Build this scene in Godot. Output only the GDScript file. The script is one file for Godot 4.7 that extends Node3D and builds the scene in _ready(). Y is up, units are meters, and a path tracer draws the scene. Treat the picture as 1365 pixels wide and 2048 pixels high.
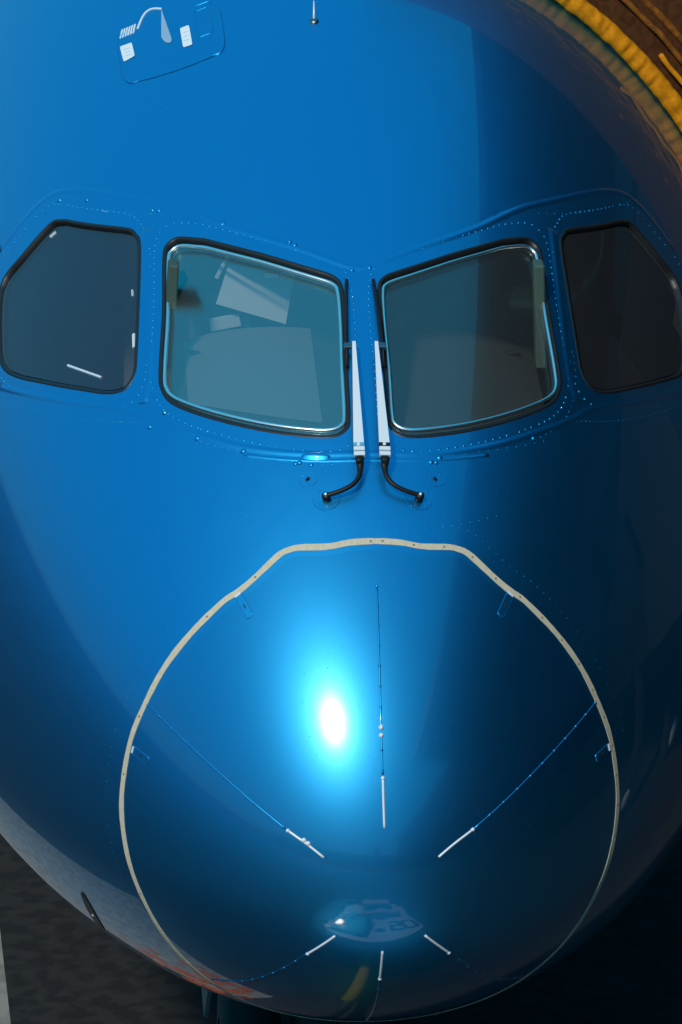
extends Node3D

# Aircraft frame: nose tip at (0, TIP_Y, 0), nose towards +z, y up. Metres.
const TIP_Y := 4.0
const SUN := Vector3(-0.335, 0.69, 0.64)
var used := {}
var rng := RandomNumberGenerator.new()
var M := {}
var plane_root: Node3D

# ------------------------------------------------------------------ naming
func numbered(called: String) -> String:
	var n: int = used.get(called, 0)
	used[called] = n + 1
	return called if n == 0 else "%s_%03d" % [called, n]

func tag(o: Node, label := "", category := "", group := "", kind := "") -> Node:
	if label: o.set_meta("label", label)
	if category: o.set_meta("category", category)
	if group: o.set_meta("group", group)
	if kind: o.set_meta("kind", kind)
	return o

func thing(called: String, at: Vector3, label: String, category: String) -> Node3D:
	var o := Node3D.new()
	o.name = numbered(called)
	o.position = at
	add_child(o)
	tag(o, label, category)
	return o

func mesh_node(called: String, mesh: Mesh, m: Material, parent: Node) -> MeshInstance3D:
	var o := MeshInstance3D.new()
	o.name = called
	o.mesh = mesh
	o.material_override = m
	parent.add_child(o, true)
	return o

func build(called: String, st: SurfaceTool, m: Material, parent: Node, smooth := true) -> MeshInstance3D:
	st.generate_normals()
	st.index()
	return mesh_node(called, st.commit(), m, parent)

# ------------------------------------------------------------------ materials
func mat(c: Color, rough := 0.6, metal := 0.0, spec := 0.5) -> StandardMaterial3D:
	var m := StandardMaterial3D.new()
	m.albedo_color = c.linear_to_srgb()
	m.roughness = rough
	m.metallic = metal
	m.metallic_specular = spec
	return m

func noise_tex(freq: float, c0: Color, c1: Color, seed_: int, lo := 0.35, hi := 0.65, size := 512) -> NoiseTexture2D:
	var n := FastNoiseLite.new()
	n.seed = seed_
	n.frequency = freq
	n.fractal_octaves = 4
	var t := NoiseTexture2D.new()
	t.noise = n
	t.seamless = true
	t.width = size
	t.height = size
	var g := Gradient.new()
	g.offsets = PackedFloat32Array([lo, hi])
	g.colors = PackedColorArray([c0.linear_to_srgb(), c1.linear_to_srgb()])
	t.color_ramp = g
	return t

func grained(c0: Color, c1: Color, rough: float, scale: float, seed_: int, freq := 0.02) -> StandardMaterial3D:
	var m := StandardMaterial3D.new()
	m.albedo_texture = noise_tex(freq, c0, c1, seed_)
	m.roughness = rough
	m.metallic_specular = 0.25
	m.uv1_triplanar = true
	m.uv1_world_triplanar = true
	m.uv1_scale = Vector3(scale, scale, scale)
	return m

func coating(c: Color, share: float) -> StandardMaterial3D:
	var m := mat(c, 0.26, 1.0)
	m.albedo_color.a = share
	m.transparency = BaseMaterial3D.TRANSPARENCY_ALPHA
	return m

func make_materials() -> void:
	var p := mat(Color(0.02, 0.33, 0.66), 0.43, 1.0)
	p.clearcoat_enabled = true
	p.clearcoat = 1.0
	p.clearcoat_roughness = 0.035
	M.paint = p
	# fuselage skin: the same paint on sheet metal that is very slightly wavy
	var pf: StandardMaterial3D = p.duplicate()
	var wn := FastNoiseLite.new()
	wn.seed = 31
	wn.frequency = 0.012
	wn.fractal_octaves = 2
	var wt := NoiseTexture2D.new()
	wt.noise = wn
	wt.seamless = true
	wt.as_normal_map = true
	wt.bump_strength = 3.0
	pf.normal_enabled = true
	pf.normal_texture = wt
	pf.normal_scale = 0.22
	pf.uv1_triplanar = true
	pf.uv1_scale = Vector3(0.5, 0.5, 0.5)
	M.skin = pf
	M.sealant = grained(Color(0.60, 0.50, 0.34), Color(0.68, 0.57, 0.40), 0.6, 3.0, 5)
	M.stain = mat(Color(0.26, 0.19, 0.11), 0.7)
	M.rubber = mat(Color(0.012, 0.012, 0.013), 0.45)
	M.chrome = mat(Color(0.90, 0.90, 0.88), 0.34, 1.0)
	M.bright = mat(Color(0.82, 0.82, 0.83), 0.38, 0.1)
	M.white = mat(Color(0.80, 0.80, 0.80), 0.4)
	M.black = mat(Color(0.010, 0.010, 0.011), 0.45, 0.0, 0.35)
	M.dark_metal = mat(Color(0.25, 0.25, 0.26), 0.35, 1.0)
	M.grille = mat(Color(0.02, 0.03, 0.05), 0.5)
	M.interior = mat(Color(0.09, 0.095, 0.09), 0.9, 0.0, 0.2)
	M.glare = mat(Color(0.028, 0.030, 0.028), 0.9, 0.0, 0.2)
	M.seat = mat(Color(0.06, 0.065, 0.08), 0.9, 0.0, 0.2)
	M.pale = mat(Color(0.42, 0.46, 0.45), 0.7)
	M.sunlit_hood = mat(Color(0.12, 0.13, 0.125), 0.8)  # paler tone standing for sunlight on the glareshield
	M.trim = mat(Color(0.05, 0.09, 0.07), 0.7)
	var g := mat(Color(1, 1, 1), 0.02)
	g.albedo_color = Color(1, 1, 1, 0.02)
	g.transparency = BaseMaterial3D.TRANSPARENCY_ALPHA
	M.glass = g
	# heated coating on the inner ply: a thin partly reflecting metal layer
	M.film = coating(Color(0.45, 0.90, 0.88), 0.33)
	M.dim_reflection_film = coating(Color(0.45, 0.90, 0.88), 0.10)  # same coating weakened, putting the right pane's dimmer reflection into the material
	M.side_film = coating(Color(0.62, 0.26, 0.46), 0.12)
	# clear hazy layer added over the upper radome to broaden the sun highlight
	var e := mat(Color(0.0, 0.02, 0.06), 0.2)
	e.albedo_color.a = 0.02
	e.transparency = BaseMaterial3D.TRANSPARENCY_ALPHA
	M.highlight_film = e
	M.asphalt = grained(Color(0.022, 0.022, 0.023), Color(0.034, 0.033, 0.033), 0.9, 0.5, 11)
	M.concrete = grained(Color(0.22, 0.205, 0.185), Color(0.30, 0.28, 0.25), 0.9, 0.4, 12)
	M.yellow = mat(Color(0.62, 0.36, 0.03), 0.5)
	M.orange = grained(Color(0.62, 0.21, 0.004), Color(0.74, 0.27, 0.006), 0.75, 2.0, 14)
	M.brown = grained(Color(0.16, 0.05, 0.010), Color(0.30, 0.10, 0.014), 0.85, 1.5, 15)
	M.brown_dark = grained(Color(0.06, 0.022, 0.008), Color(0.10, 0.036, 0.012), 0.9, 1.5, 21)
	M.darkgrey = mat(Color(0.03, 0.03, 0.032), 0.7)
	M.wall = grained(Color(0.018, 0.018, 0.02), Color(0.03, 0.03, 0.03), 0.85, 0.1, 16)
	M.window = mat(Color(0.01, 0.013, 0.016), 0.08)
	M.gear = mat(Color(0.10, 0.10, 0.105), 0.6)
	M.tyre = mat(Color(0.02, 0.02, 0.02), 0.85)
	M.placard = mat(Color(0.82, 0.82, 0.80), 0.5)
	M.faded = mat(Color(0.30, 0.42, 0.55), 0.5)
	M.redmark = grained(Color(0.55, 0.10, 0.015), Color(0.40, 0.08, 0.012), 0.8, 0.8, 19)

# ------------------------------------------------------------------ fuselage surface
func gg(u: float, p: float) -> float:
	return sqrt(maxf(0.0, 1.0 - pow(1.0 - clampf(u, 1e-9, 1.0), p)))

func prof(t: float) -> Vector4:   # top, bottom, half width, height of greatest width
	var yt := 4.0705 * gg(t / 9.3158, 1.4681)
	var yb := -1.9978 * gg(t / 5.6528, 1.616)
	var w := 2.8889 * gg(t / 8.231, 1.8093)
	var yc := clampf(0.0655 * (1.0 - exp(-t / 2.6743)), yb * 0.8, yt * 0.8)
	return Vector4(yt, yb, w, yc)

func implicit(q: Vector3) -> float:
	var p := prof(maxf(-q.z, 1e-6))
	var dy := q.y - TIP_Y - p.w
	var h := p.x - p.w if dy > 0.0 else p.w - p.y
	return sqrt((q.x / p.z) * (q.x / p.z) + (dy / h) * (dy / h)) - 1.0

func around(t: float, phi: float) -> Vector3:
	var p := prof(t)
	var c := cos(phi)
	return Vector3(p.z * sin(phi), TIP_Y + p.w + (p.x - p.w if c > 0.0 else p.w - p.y) * c, -t)

func norm(q: Vector3) -> Vector3:
	if q.z > -0.0004:
		return Vector3(0, 0, 1)
	var e := 0.0004
	return Vector3(implicit(q + Vector3(e, 0, 0)) - implicit(q - Vector3(e, 0, 0)), implicit(q + Vector3(0, e, 0)) - implicit(q - Vector3(0, e, 0)), implicit(q + Vector3(0, 0, e)) - implicit(q - Vector3(0, 0, e))).normalized()

func surf(x: float, y: float) -> Vector3:    # the skin point whose front view is (x, y), y from the nose tip
	var lo := 1e-7
	var hi := 11.0
	for i in 34:
		var m := (lo + hi) * 0.5
		if implicit(Vector3(x, y + TIP_Y, -m)) > 0.0:
			lo = m
		else:
			hi = m
	return Vector3(x, y + TIP_Y, -hi)

func lift(x: float, y: float, off: float) -> Vector3:
	var q := surf(x, y)
	return q + norm(q) * off

# ------------------------------------------------------------------ triangles
func tri(st: SurfaceTool, a: Vector3, b: Vector3, c: Vector3, out: Vector3) -> void:
	if (c - a).cross(b - a).dot(out) < 0.0:
		st.add_vertex(a); st.add_vertex(c); st.add_vertex(b)
	else:
		st.add_vertex(a); st.add_vertex(b); st.add_vertex(c)

func quad(st: SurfaceTool, a: Vector3, b: Vector3, c: Vector3, d: Vector3, out: Vector3) -> void:
	tri(st, a, b, c, out)
	tri(st, a, c, d, out)

func begin(flat := false) -> SurfaceTool:
	var st := SurfaceTool.new()
	st.begin(Mesh.PRIMITIVE_TRIANGLES)
	if flat:
		st.set_smooth_group(-1)
	return st

func tri_n(st: SurfaceTool, v: Array, n: Array) -> void:   # three points with their own normals
	var s: Vector3 = n[0] + n[1] + n[2]
	var order := [0, 1, 2]
	if (v[2] - v[0]).cross(v[1] - v[0]).dot(s) < 0.0:
		order = [0, 2, 1]
	for k in order:
		st.set_normal(n[k])
		st.add_vertex(v[k])

func lift_poly(st: SurfaceTool, poly: PackedVector2Array, off: float) -> void:
	var idx := Geometry2D.triangulate_polygon(poly)
	if idx.is_empty():
		return
	var v := []
	var n := []
	for p in poly:
		var q := surf(p.x, p.y)
		var m := norm(q)
		v.append(q + m * off)
		n.append(m)
	for k in range(0, idx.size(), 3):
		tri_n(st, [v[idx[k]], v[idx[k + 1]], v[idx[k + 2]]], [n[idx[k]], n[idx[k + 1]], n[idx[k + 2]]])

func patch(poly: PackedVector2Array, cell: float, off: float) -> SurfaceTool:   # a piece of the skin shape inside an outline, moved along its normal
	var st := begin()
	var r := bounds(poly)
	var i := 0
	var nx := int(ceil(r.size.x / cell))
	var ny := int(ceil(r.size.y / cell))
	for a in nx:
		for b in ny:
			var o := r.position + Vector2(a, b) * cell
			var sq := PackedVector2Array([o, o + Vector2(cell, 0), o + Vector2(cell, cell), o + Vector2(0, cell)])
			for piece in Geometry2D.intersect_polygons(sq, poly):
				lift_poly(st, piece, off)
	st.index()
	return st

func bounds(poly: PackedVector2Array) -> Rect2:
	var r := Rect2(poly[0], Vector2.ZERO)
	for p in poly:
		r = r.expand(p)
	return r

func smooth_closed(p: PackedVector2Array, sub: int) -> PackedVector2Array:
	var out := PackedVector2Array()
	var n := p.size()
	for i in n:
		for k in sub:
			out.append(p[i].cubic_interpolate(p[(i + 1) % n], p[(i + n - 1) % n], p[(i + 2) % n], float(k) / sub))
	return out

func smooth_open(p: PackedVector2Array, sub: int) -> PackedVector2Array:
	var out := PackedVector2Array()
	var n := p.size()
	for i in n - 1:
		for k in sub:
			out.append(p[i].cubic_interpolate(p[i + 1], p[maxi(i - 1, 0)], p[mini(i + 2, n - 1)], float(k) / sub))
	out.append(p[n - 1])
	return out

func pairs(a: Array) -> PackedVector2Array:
	var out := PackedVector2Array()
	for i in range(0, a.size(), 2):
		out.append(Vector2(a[i], a[i + 1]))
	return out

func mirror(p: PackedVector2Array) -> PackedVector2Array:
	var out := PackedVector2Array()
	for i in p.size():
		var q := p[p.size() - 1 - i]
		out.append(Vector2(-q.x, q.y))
	return out

func grow(p: PackedVector2Array, d: float) -> PackedVector2Array:
	var best := PackedVector2Array()
	var big := PackedVector2Array()
	for q in p: big.append(q * 2000.0)
	for q in Geometry2D.offset_polygon(big, d * 2000.0, Geometry2D.JOIN_ROUND):
		if q.size() > best.size():
			best = q
	for i in best.size(): best[i] /= 2000.0
	return best

func lift_line(p: PackedVector2Array, off := 0.0) -> PackedVector3Array:
	var out := PackedVector3Array()
	for q in p:
		out.append(lift(q.x, q.y, off))
	return out

func resample(p: PackedVector3Array, step: float, closed := false) -> PackedVector3Array:
	var out := PackedVector3Array([p[0]])
	var n := p.size() if closed else p.size() - 1
	var carry := 0.0
	for i in n:
		var a := p[i]
		var b := p[(i + 1) % p.size()]
		var l := a.distance_to(b)
		var d := step - carry
		while d <= l:
			out.append(a.lerp(b, d / l))
			d += step
		carry = l - (d - step)
	return out

# a strip of the given cross-section (pairs: across, up) laid along points on the skin
func strip(st: SurfaceTool, pts: PackedVector3Array, section: Array, closed := false, taper := false, vary := 0.0) -> void:
	var n := pts.size()
	var rings := []
	var mids := []
	for i in n:
		var a := pts[(i + n - 1) % n] if closed else pts[maxi(i - 1, 0)]
		var b := pts[(i + 1) % n] if closed else pts[mini(i + 1, n - 1)]
		var t := (b - a).normalized()
		var up := norm(pts[i])
		var side := up.cross(t).normalized()
		up = t.cross(side)
		var ring := []
		var sc := sqrt(sin(PI * (i + 0.25) / (n - 0.5))) if taper else 1.0 + vary * (sin(i * 0.71) * 0.5 + sin(i * 2.03 + 1.0) * 0.3 + sin(i * 0.173) * 0.5)
		for s in section:
			ring.append(pts[i] + side * s.x * sc + up * s.y * sc)
		rings.append(ring)
		mids.append(pts[i] - up * 0.02)
	for i in (n if closed else n - 1):
		var j := (i + 1) % n
		for k in section.size() - 1:
			quad(st, rings[i][k], rings[j][k], rings[j][k + 1], rings[i][k + 1], rings[i][k] + rings[j][k + 1] - mids[i] - mids[j])
	if not closed:
		for e in [0, n - 1]:
			var c := Vector3.ZERO
			for q in rings[e]: c += q
			c /= section.size()
			var out: Vector3 = (pts[e] - pts[1]) if e == 0 else (pts[e] - pts[n - 2])
			for k in section.size() - 1:
				tri(st, c, rings[e][k], rings[e][k + 1], out)

func flat_section(w: float, h: float) -> Array:
	return [Vector2(-w / 2, -0.004), Vector2(-w / 2 + h * 0.5, h), Vector2(w / 2 - h * 0.5, h), Vector2(w / 2, -0.004)]

func round_section(w: float, h: float, n := 7) -> Array:
	var s := []
	for k in n:
		var a := PI * k / (n - 1)
		s.append(Vector2(-cos(a) * w / 2, sin(a) * (h + 0.002) - 0.002))
	return s

func bump_section(w: float, h: float, n := 11) -> Array:
	var s := []
	for k in n:
		var f := float(k) / (n - 1)
		s.append(Vector2((f - 0.5) * w, h * (0.5 - 0.5 * cos(TAU * f)) - 0.0005))
	return s

func tube(st: SurfaceTool, pts: PackedVector3Array, r: float, sides := 8, closed := false, r1 := -1.0) -> void:
	var n := pts.size()
	var rings := []
	var side := Vector3.ZERO
	for i in n:
		var a := pts[(i + n - 1) % n] if closed else pts[maxi(i - 1, 0)]
		var b := pts[(i + 1) % n] if closed else pts[mini(i + 1, n - 1)]
		var t := (b - a).normalized()
		if side == Vector3.ZERO:
			side = t.cross(Vector3.UP if absf(t.y) < 0.9 else Vector3.RIGHT).normalized()
		side = (side - t * side.dot(t)).normalized()
		var up := t.cross(side)
		var rr := r if r1 < 0.0 else lerpf(r, r1, float(i) / (n - 1))
		var ring := []
		for k in sides:
			var an := TAU * k / sides
			ring.append(pts[i] + (side * cos(an) + up * sin(an)) * rr)
		rings.append(ring)
	for i in (n if closed else n - 1):
		var j := (i + 1) % n
		for k in sides:
			var l := (k + 1) % sides
			quad(st, rings[i][k], rings[j][k], rings[j][l], rings[i][l], rings[i][k] + rings[j][l] - pts[i] - pts[j])
	if not closed:
		for e in [0, n - 1]:
			var out: Vector3 = (pts[e] - pts[1]) if e == 0 else (pts[e] - pts[n - 2])
			for k in sides:
				tri(st, pts[e], rings[e][k], rings[e][(k + 1) % sides], out)

func dome(st: SurfaceTool, at: Vector3, up: Vector3, r: float, h: float, sides := 8) -> void:
	var s := up.cross(Vector3.RIGHT if absf(up.x) < 0.8 else Vector3.UP).normalized()
	var f := up.cross(s)
	var prev := []
	for ring in 3:
		var a := ring * PI / 6.0
		var cur := []
		for k in sides:
			var b := TAU * k / sides
			cur.append(at + (s * cos(b) + f * sin(b)) * r * cos(a) + up * h * (sin(a) if ring > 0 else -0.3))
		if ring > 0:
			for k in sides:
				var l := (k + 1) % sides
				quad(st, prev[k], prev[l], cur[l], cur[k], prev[k] + cur[l] - at * 2.0)
		prev = cur
	for k in sides:
		tri(st, at + up * h, prev[k], prev[(k + 1) % sides], up)

func disc(st: SurfaceTool, at: Vector3, up: Vector3, r: float, h: float, sides := 32) -> void:
	var s := up.cross(Vector3.RIGHT if absf(up.x) < 0.8 else Vector3.UP).normalized()
	var f := up.cross(s)
	for k in sides:
		var a := TAU * k / sides
		var b := TAU * (k + 1) / sides
		var da := s * cos(a) + f * sin(a)
		var db := s * cos(b) + f * sin(b)
		tri(st, at + up * h, at + da * (r - h) + up * h, at + db * (r - h) + up * h, up)
		quad(st, at + da * r - up * 0.003, at + db * r - up * 0.003, at + db * (r - h) + up * h, at + da * (r - h) + up * h, da + db)

func prism(st: SurfaceTool, poly: PackedVector3Array, thick: Vector3) -> void:   # a flat outline given thickness
	var c := Vector3.ZERO
	for q in poly: c += q
	c /= poly.size()
	for k in poly.size():
		var a := poly[k]
		var b := poly[(k + 1) % poly.size()]
		tri(st, c + thick, a + thick, b + thick, thick)
		tri(st, c, a, b, -thick)
		quad(st, a, b, b + thick, a + thick, (a + b) * 0.5 - c)

func box(st: SurfaceTool, c: Vector3, s: Vector3, basis := Basis()) -> void:
	var h := s * 0.5
	var ch := minf(0.02, minf(h.x, minf(h.y, h.z)) * 0.3)
	for ax in 3:
		for sg: float in [-1.0, 1.0]:
			var n := Vector3.ZERO
			n[ax] = sg
			var u := Vector3.ZERO
			u[(ax + 1) % 3] = 1
			var v := Vector3.ZERO
			v[(ax + 2) % 3] = 1
			var hu := h[(ax + 1) % 3] - ch
			var hv := h[(ax + 2) % 3] - ch
			var o: Vector3 = n * h[ax]
			var q := [o - u * hu - v * hv, o + u * hu - v * hv, o + u * hu + v * hv, o - u * hu + v * hv]
			quad(st, c + basis * q[0], c + basis * q[1], c + basis * q[2], c + basis * q[3], basis * n)
			# chamfer towards the next axis on both sides
			for s2: float in [-1.0, 1.0]:
				var e1: Vector3 = o + u * hu * s2 - v * hv
				var e2: Vector3 = o + u * hu * s2 + v * hv
				var o2: Vector3 = u * h[(ax + 1) % 3] * s2 + n * (h[ax] - ch)
				quad(st, c + basis * e1, c + basis * e2, c + basis * (o2 + v * hv), c + basis * (o2 - v * hv), basis * (n + u * s2))
	for sx: float in [-1.0, 1.0]:
		for sy: float in [-1.0, 1.0]:
			for sz: float in [-1.0, 1.0]:
				var sgn := Vector3(sx, sy, sz)
				tri(st, c + basis * (Vector3(h.x, h.y - ch, h.z - ch) * sgn), c + basis * (Vector3(h.x - ch, h.y, h.z - ch) * sgn), c + basis * (Vector3(h.x - ch, h.y - ch, h.z) * sgn), basis * sgn)

func add_box(called: String, c: Vector3, s: Vector3, m: Material, parent: Node, basis := Basis()) -> MeshInstance3D:
	var st := begin(true)
	box(st, c, s, basis)
	return build(called, st, m, parent)

func wheel(called: String, c: Vector3, r: float, w: float, parent: Node) -> void:
	var st := begin()
	var prof2 := [Vector2(-0.5, 0.55), Vector2(-0.5, 0.85), Vector2(-0.36, 1.0), Vector2(0.36, 1.0), Vector2(0.5, 0.85), Vector2(0.5, 0.55)]
	for k in 28:
		var a := TAU * k / 28
		var b := TAU * (k + 1) / 28
		var da := Vector3(0, cos(a), sin(a))
		var db := Vector3(0, cos(b), sin(b))
		for i in prof2.size() - 1:
			var p: Vector2 = prof2[i]
			var q: Vector2 = prof2[i + 1]
			quad(st, c + da * p.y * r + Vector3(p.x * w, 0, 0), c + db * p.y * r + Vector3(p.x * w, 0, 0), c + db * q.y * r + Vector3(q.x * w, 0, 0), c + da * q.y * r + Vector3(q.x * w, 0, 0), da + db + Vector3((p.x + q.x), 0, 0))
	var tyre := build(called, st, M.tyre, parent)
	var hub := begin()
	for sg: float in [-1.0, 1.0]:
		disc(hub, c + Vector3(sg * w * 0.38, 0, 0), Vector3(sg, 0, 0), r * 0.56, 0.02, 20)
	build("hub", hub, M.white, tyre)

# ------------------------------------------------------------------ outlines on the nose (front view, right-hand side)
var front_win: PackedVector2Array
var side_win: PackedVector2Array
var seam: PackedVector2Array
var holes := []

func make_outlines() -> void:
	front_win = smooth_closed(pairs([0.909, 2.474, 0.820, 2.491, 0.733, 2.499, 0.482, 2.496, 0.214, 2.468, 0.118, 2.447, 0.090, 2.408, 0.085, 2.300, 0.092, 2.144, 0.094, 1.993, 0.115, 1.949, 0.190, 1.922, 0.362, 1.915, 0.616, 1.911, 0.885, 1.909, 0.980, 1.919, 1.016, 1.950, 1.024, 1.985, 1.017, 2.066, 0.998, 2.215, 0.987, 2.395, 0.962, 2.442]), 4)
	side_win = smooth_closed(pairs([1.575, 2.291, 1.510, 2.335, 1.430, 2.362, 1.180, 2.431, 1.123, 2.429, 1.102, 2.398, 1.112, 2.250, 1.132, 2.040, 1.146, 1.962, 1.196, 1.893, 1.282, 1.847, 1.425, 1.803, 1.610, 1.740, 1.756, 1.685, 1.824, 1.680, 1.850, 1.740, 1.836, 1.950, 1.715, 2.126]), 4)
	var half := pairs([0.123, 1.560, 0.226, 1.541, 0.362, 1.526, 0.420, 1.510, 0.474, 1.481, 0.610, 1.364, 0.672, 1.314, 0.748, 1.257, 0.897, 1.100, 1.023, 0.925, 1.118, 0.735, 1.189, 0.542, 1.228, 0.311, 1.230, 0.135, 1.198, -0.060, 1.133, -0.240, 1.030, -0.440, 0.906, -0.617, 0.740, -0.800, 0.540, -0.945, 0.290, -1.045])
	var s := PackedVector2Array([Vector2(0, 1.567)])
	s.append_array(half)
	s.append(Vector2(0, -1.08))
	s.append_array(mirror(half))
	seam = PackedVector2Array()
	var n := s.size()
	for i in n:
		for k in 6:
			seam.append(s[i].cubic_interpolate(s[(i + 1) % n], s[(i + n - 1) % n], s[(i + 2) % n], k / 6.0))
	holes = [front_win, mirror(front_win), side_win, mirror(side_win)]
	if Geometry2D.is_polygon_clockwise(seam):
		seam.reverse()
	for h in holes:
		if Geometry2D.is_polygon_clockwise(h):
			h.reverse()
	front_win = holes[0]
	side_win = holes[2]

# the skin behind the seam with its window openings, and the radome before it
func make_skin(fus: SurfaceTool, rad: SurfaceTool) -> void:
	var ts := [0.0]
	var rows := 150
	for i in range(1, rows + 1):
		ts.append(11.0 * pow(float(i) / rows, 2.0))
	ts.append_array([14.0, 20.0, 30.0])
	var cols := 144
	var grid := []
	var nrm := []
	for t in ts:
		var row := []
		var rn := []
		for j in cols + 1:
			var q := around(maxf(t, 1e-7), TAU * j / cols)
			row.append(q)
			rn.append(norm(q))
		grid.append(row)
		nrm.append(rn)
	var rects := []
	for h in holes:
		rects.append(bounds(h).grow(0.02))
	for i in ts.size() - 1:
		for j in cols:
			var v := [grid[i][j], grid[i][j + 1], grid[i + 1][j + 1], grid[i + 1][j]]
			var m := [nrm[i][j], nrm[i][j + 1], nrm[i + 1][j + 1], nrm[i + 1][j]]
			var poly := PackedVector2Array()
			for q in v:
				poly.append(Vector2(q.x, q.y - TIP_Y))
			var in_front: bool = ts[i] < 5.0
			var target := fus
			var cut := -1
			var split := false
			if in_front:
				var r := bounds(poly)
				if ts[i] < 1.6:
					var inside := 0
					for p in poly:
						inside += 1 if Geometry2D.is_point_in_polygon(p, seam) else 0
					if inside == 4:
						target = rad
					elif inside > 0:
						split = true
				for k in 4:
					if r.position.y > 1.0 and rects[k].intersects(r):
						cut = k
						var c := poly.duplicate()
						if Geometry2D.intersect_polygons(c, holes[k]).is_empty():
							cut = -1
						else:
							break
			if split:
				for piece in Geometry2D.intersect_polygons(poly, seam):
					lift_poly(rad, piece, 0.0)
				for piece in Geometry2D.clip_polygons(poly, seam):
					lift_poly(fus, piece, 0.0)
			elif cut >= 0:
				for piece in Geometry2D.clip_polygons(poly, holes[cut]):
					lift_poly(fus, piece, 0.0)
			else:
				if i > 0:
					tri_n(target, [v[0], v[1], v[2]], [m[0], m[1], m[2]])
				tri_n(target, [v[0], v[2], v[3]], [m[0], m[2], m[3]])

# ------------------------------------------------------------------ airliner
func make_airliner() -> void:
	plane_root = thing("airliner", Vector3.ZERO, "blue airliner parked nose on, its glossy nose and cockpit windows filling the picture", "airliner")
	var fus := begin()
	var rad := begin()
	make_skin(fus, rad)
	# tail bulkhead closes the skin
	var tail := around(30.0, 0.0)
	for j in 48:
		tri_n(fus, [Vector3(0, TIP_Y + 1, -30), around(30.0, TAU * j / 48), around(30.0, TAU * (j + 1) / 48)], [Vector3(0, 0, -1), Vector3(0, 0, -1), Vector3(0, 0, -1)])
	fus.index()
	rad.index()
	var body := mesh_node("fuselage", fus.commit(), M.skin, plane_root)
	var radome := mesh_node("radome", rad.commit(), M.paint, plane_root)
	make_windows()
	var cap := PackedVector2Array([Vector2(1.2, 1.7), Vector2(-1.2, 1.7), Vector2(-1.2, 0.62)])
	for k in 25:
		var f := k / 24.0 * 2.0 - 1.0
		cap.append(Vector2(f * 1.1, 0.22 + 0.40 * f * f))
	cap.append(Vector2(1.2, 0.62))
	for piece in Geometry2D.intersect_polygons(cap, grow(seam, -0.03)):
		mesh_node("highlight_film", patch(piece, 0.05, 0.0008).commit(), M.highlight_film, radome)
	make_seam(radome)
	make_diverters(radome)
	make_wipers()
	make_skin_details(body)
	make_hatch()
	make_cockpit()
	make_nose_gear()

func make_windows() -> void:
	for k in 4:
		var out: PackedVector2Array = holes[k]
		var inner := grow(out, -0.015)
		var front := k < 2
		var glass := mesh_node("windshield" if front else "side_window", patch(inner, 0.06, -0.012).commit(), M.glass, plane_root)
		mesh_node("heating_film", patch(inner, 0.06, -0.03).commit(), M.film if k == 1 else (M.dim_reflection_film if k == 0 else M.side_film), glass)
		var ring := resample(lift_line(out, -0.002), 0.02, true)
		var st := begin()
		strip(st, ring, [Vector2(-0.018, -0.035), Vector2(-0.016, 0.001), Vector2(-0.006, 0.005), Vector2(0.004, 0.004), Vector2(0.008, -0.002)] if Geometry2D.is_polygon_clockwise(out) else [Vector2(-0.008, -0.002), Vector2(-0.004, 0.004), Vector2(0.006, 0.005), Vector2(0.016, 0.001), Vector2(0.018, -0.035)], true)
		build("window_seal", st, M.rubber, glass)
		if k == 3:   # bright strips painting in white reflections in the left side window
			for seg in [[-1.50, 1.862, -1.33, 1.893, 0.016], [-1.160, 2.055, -1.160, 2.100, 0.020], [-1.585, 2.255, -1.555, 2.285, 0.014], [-1.162, 2.225, -1.162, 2.245, 0.010]]:
				var sc := begin(true)
				strip(sc, lift_line(PackedVector2Array([Vector2(seg[0], seg[1]), Vector2(seg[2], seg[3])]), -0.026), flat_section(seg[4], 0.006))
				build("reflection_strip", sc, M.bright, glass)
		if front:
			var r2 := resample(lift_line(grow(out, -0.026), -0.003), 0.02, true)
			var st2 := begin()
			tube(st2, r2, 0.0105, 10, true)
			build("retainer", st2, M.chrome, glass)

func make_seam(radome: Node) -> void:
	var line := resample(lift_line(seam, 0.0), 0.025, true)
	var st := begin(true)
	strip(st, line, flat_section(0.036, 0.0018), true, false, 0.10)
	var tape := build("seam_strip", st, M.sealant, plane_root)
	var spots := resample(line, 0.155, true)
	for i in spots.size():
		if i % 3 == 2 and spots[i].x < 0.0: continue
		var b := begin()
		dome(b, spots[i] + norm(spots[i]) * 0.0015, norm(spots[i]), 0.007, 0.002, 8)
		build("seam_bolt", b, M.stain if spots[i].x > 0.15 or i % 2 == 0 else M.sealant, tape)
	# latches just inside the seam
	for l in [[0.6745, 1.314, 0.611, 1.235], [-0.6745, 1.314, -0.611, 1.235], [-1.189, 0.508, -1.106, 0.486], [1.189, 0.508, 1.106, 0.486]]:
		var a := Vector2(l[0], l[1])
		var c := Vector2(l[2], l[3])
		var d := (c - a).normalized()
		var w := Vector2(-d.y, d.x) * 0.019
		a += d * 0.012
		var outline := PackedVector2Array([a - w, a + w, c + w, c - w])
		var lst := patch(outline, 0.05, 0.003)
		var plate := mesh_node("latch_plate", lst.commit(), M.paint, radome)
		var e := begin()
		strip(e, resample(lift_line(PackedVector2Array([a - w, a + w, c + w, c - w])), 0.012, true), round_section(0.005, 0.0042), true)
		build("latch_edge", e, M.paint, plate)
		var tip := begin(true)
		strip(tip, lift_line(PackedVector2Array([a - w * 0.9, a + w * 0.9])), flat_section(0.016, 0.007))
		build("latch_tongue", tip, M.bright, plate)
		var key := begin(true)
		strip(key, lift_line(PackedVector2Array([a.lerp(c, 0.45), a.lerp(c, 0.62)])), flat_section(0.012, 0.0055))
		build("latch_key", key, M.grille, plate)

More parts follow.
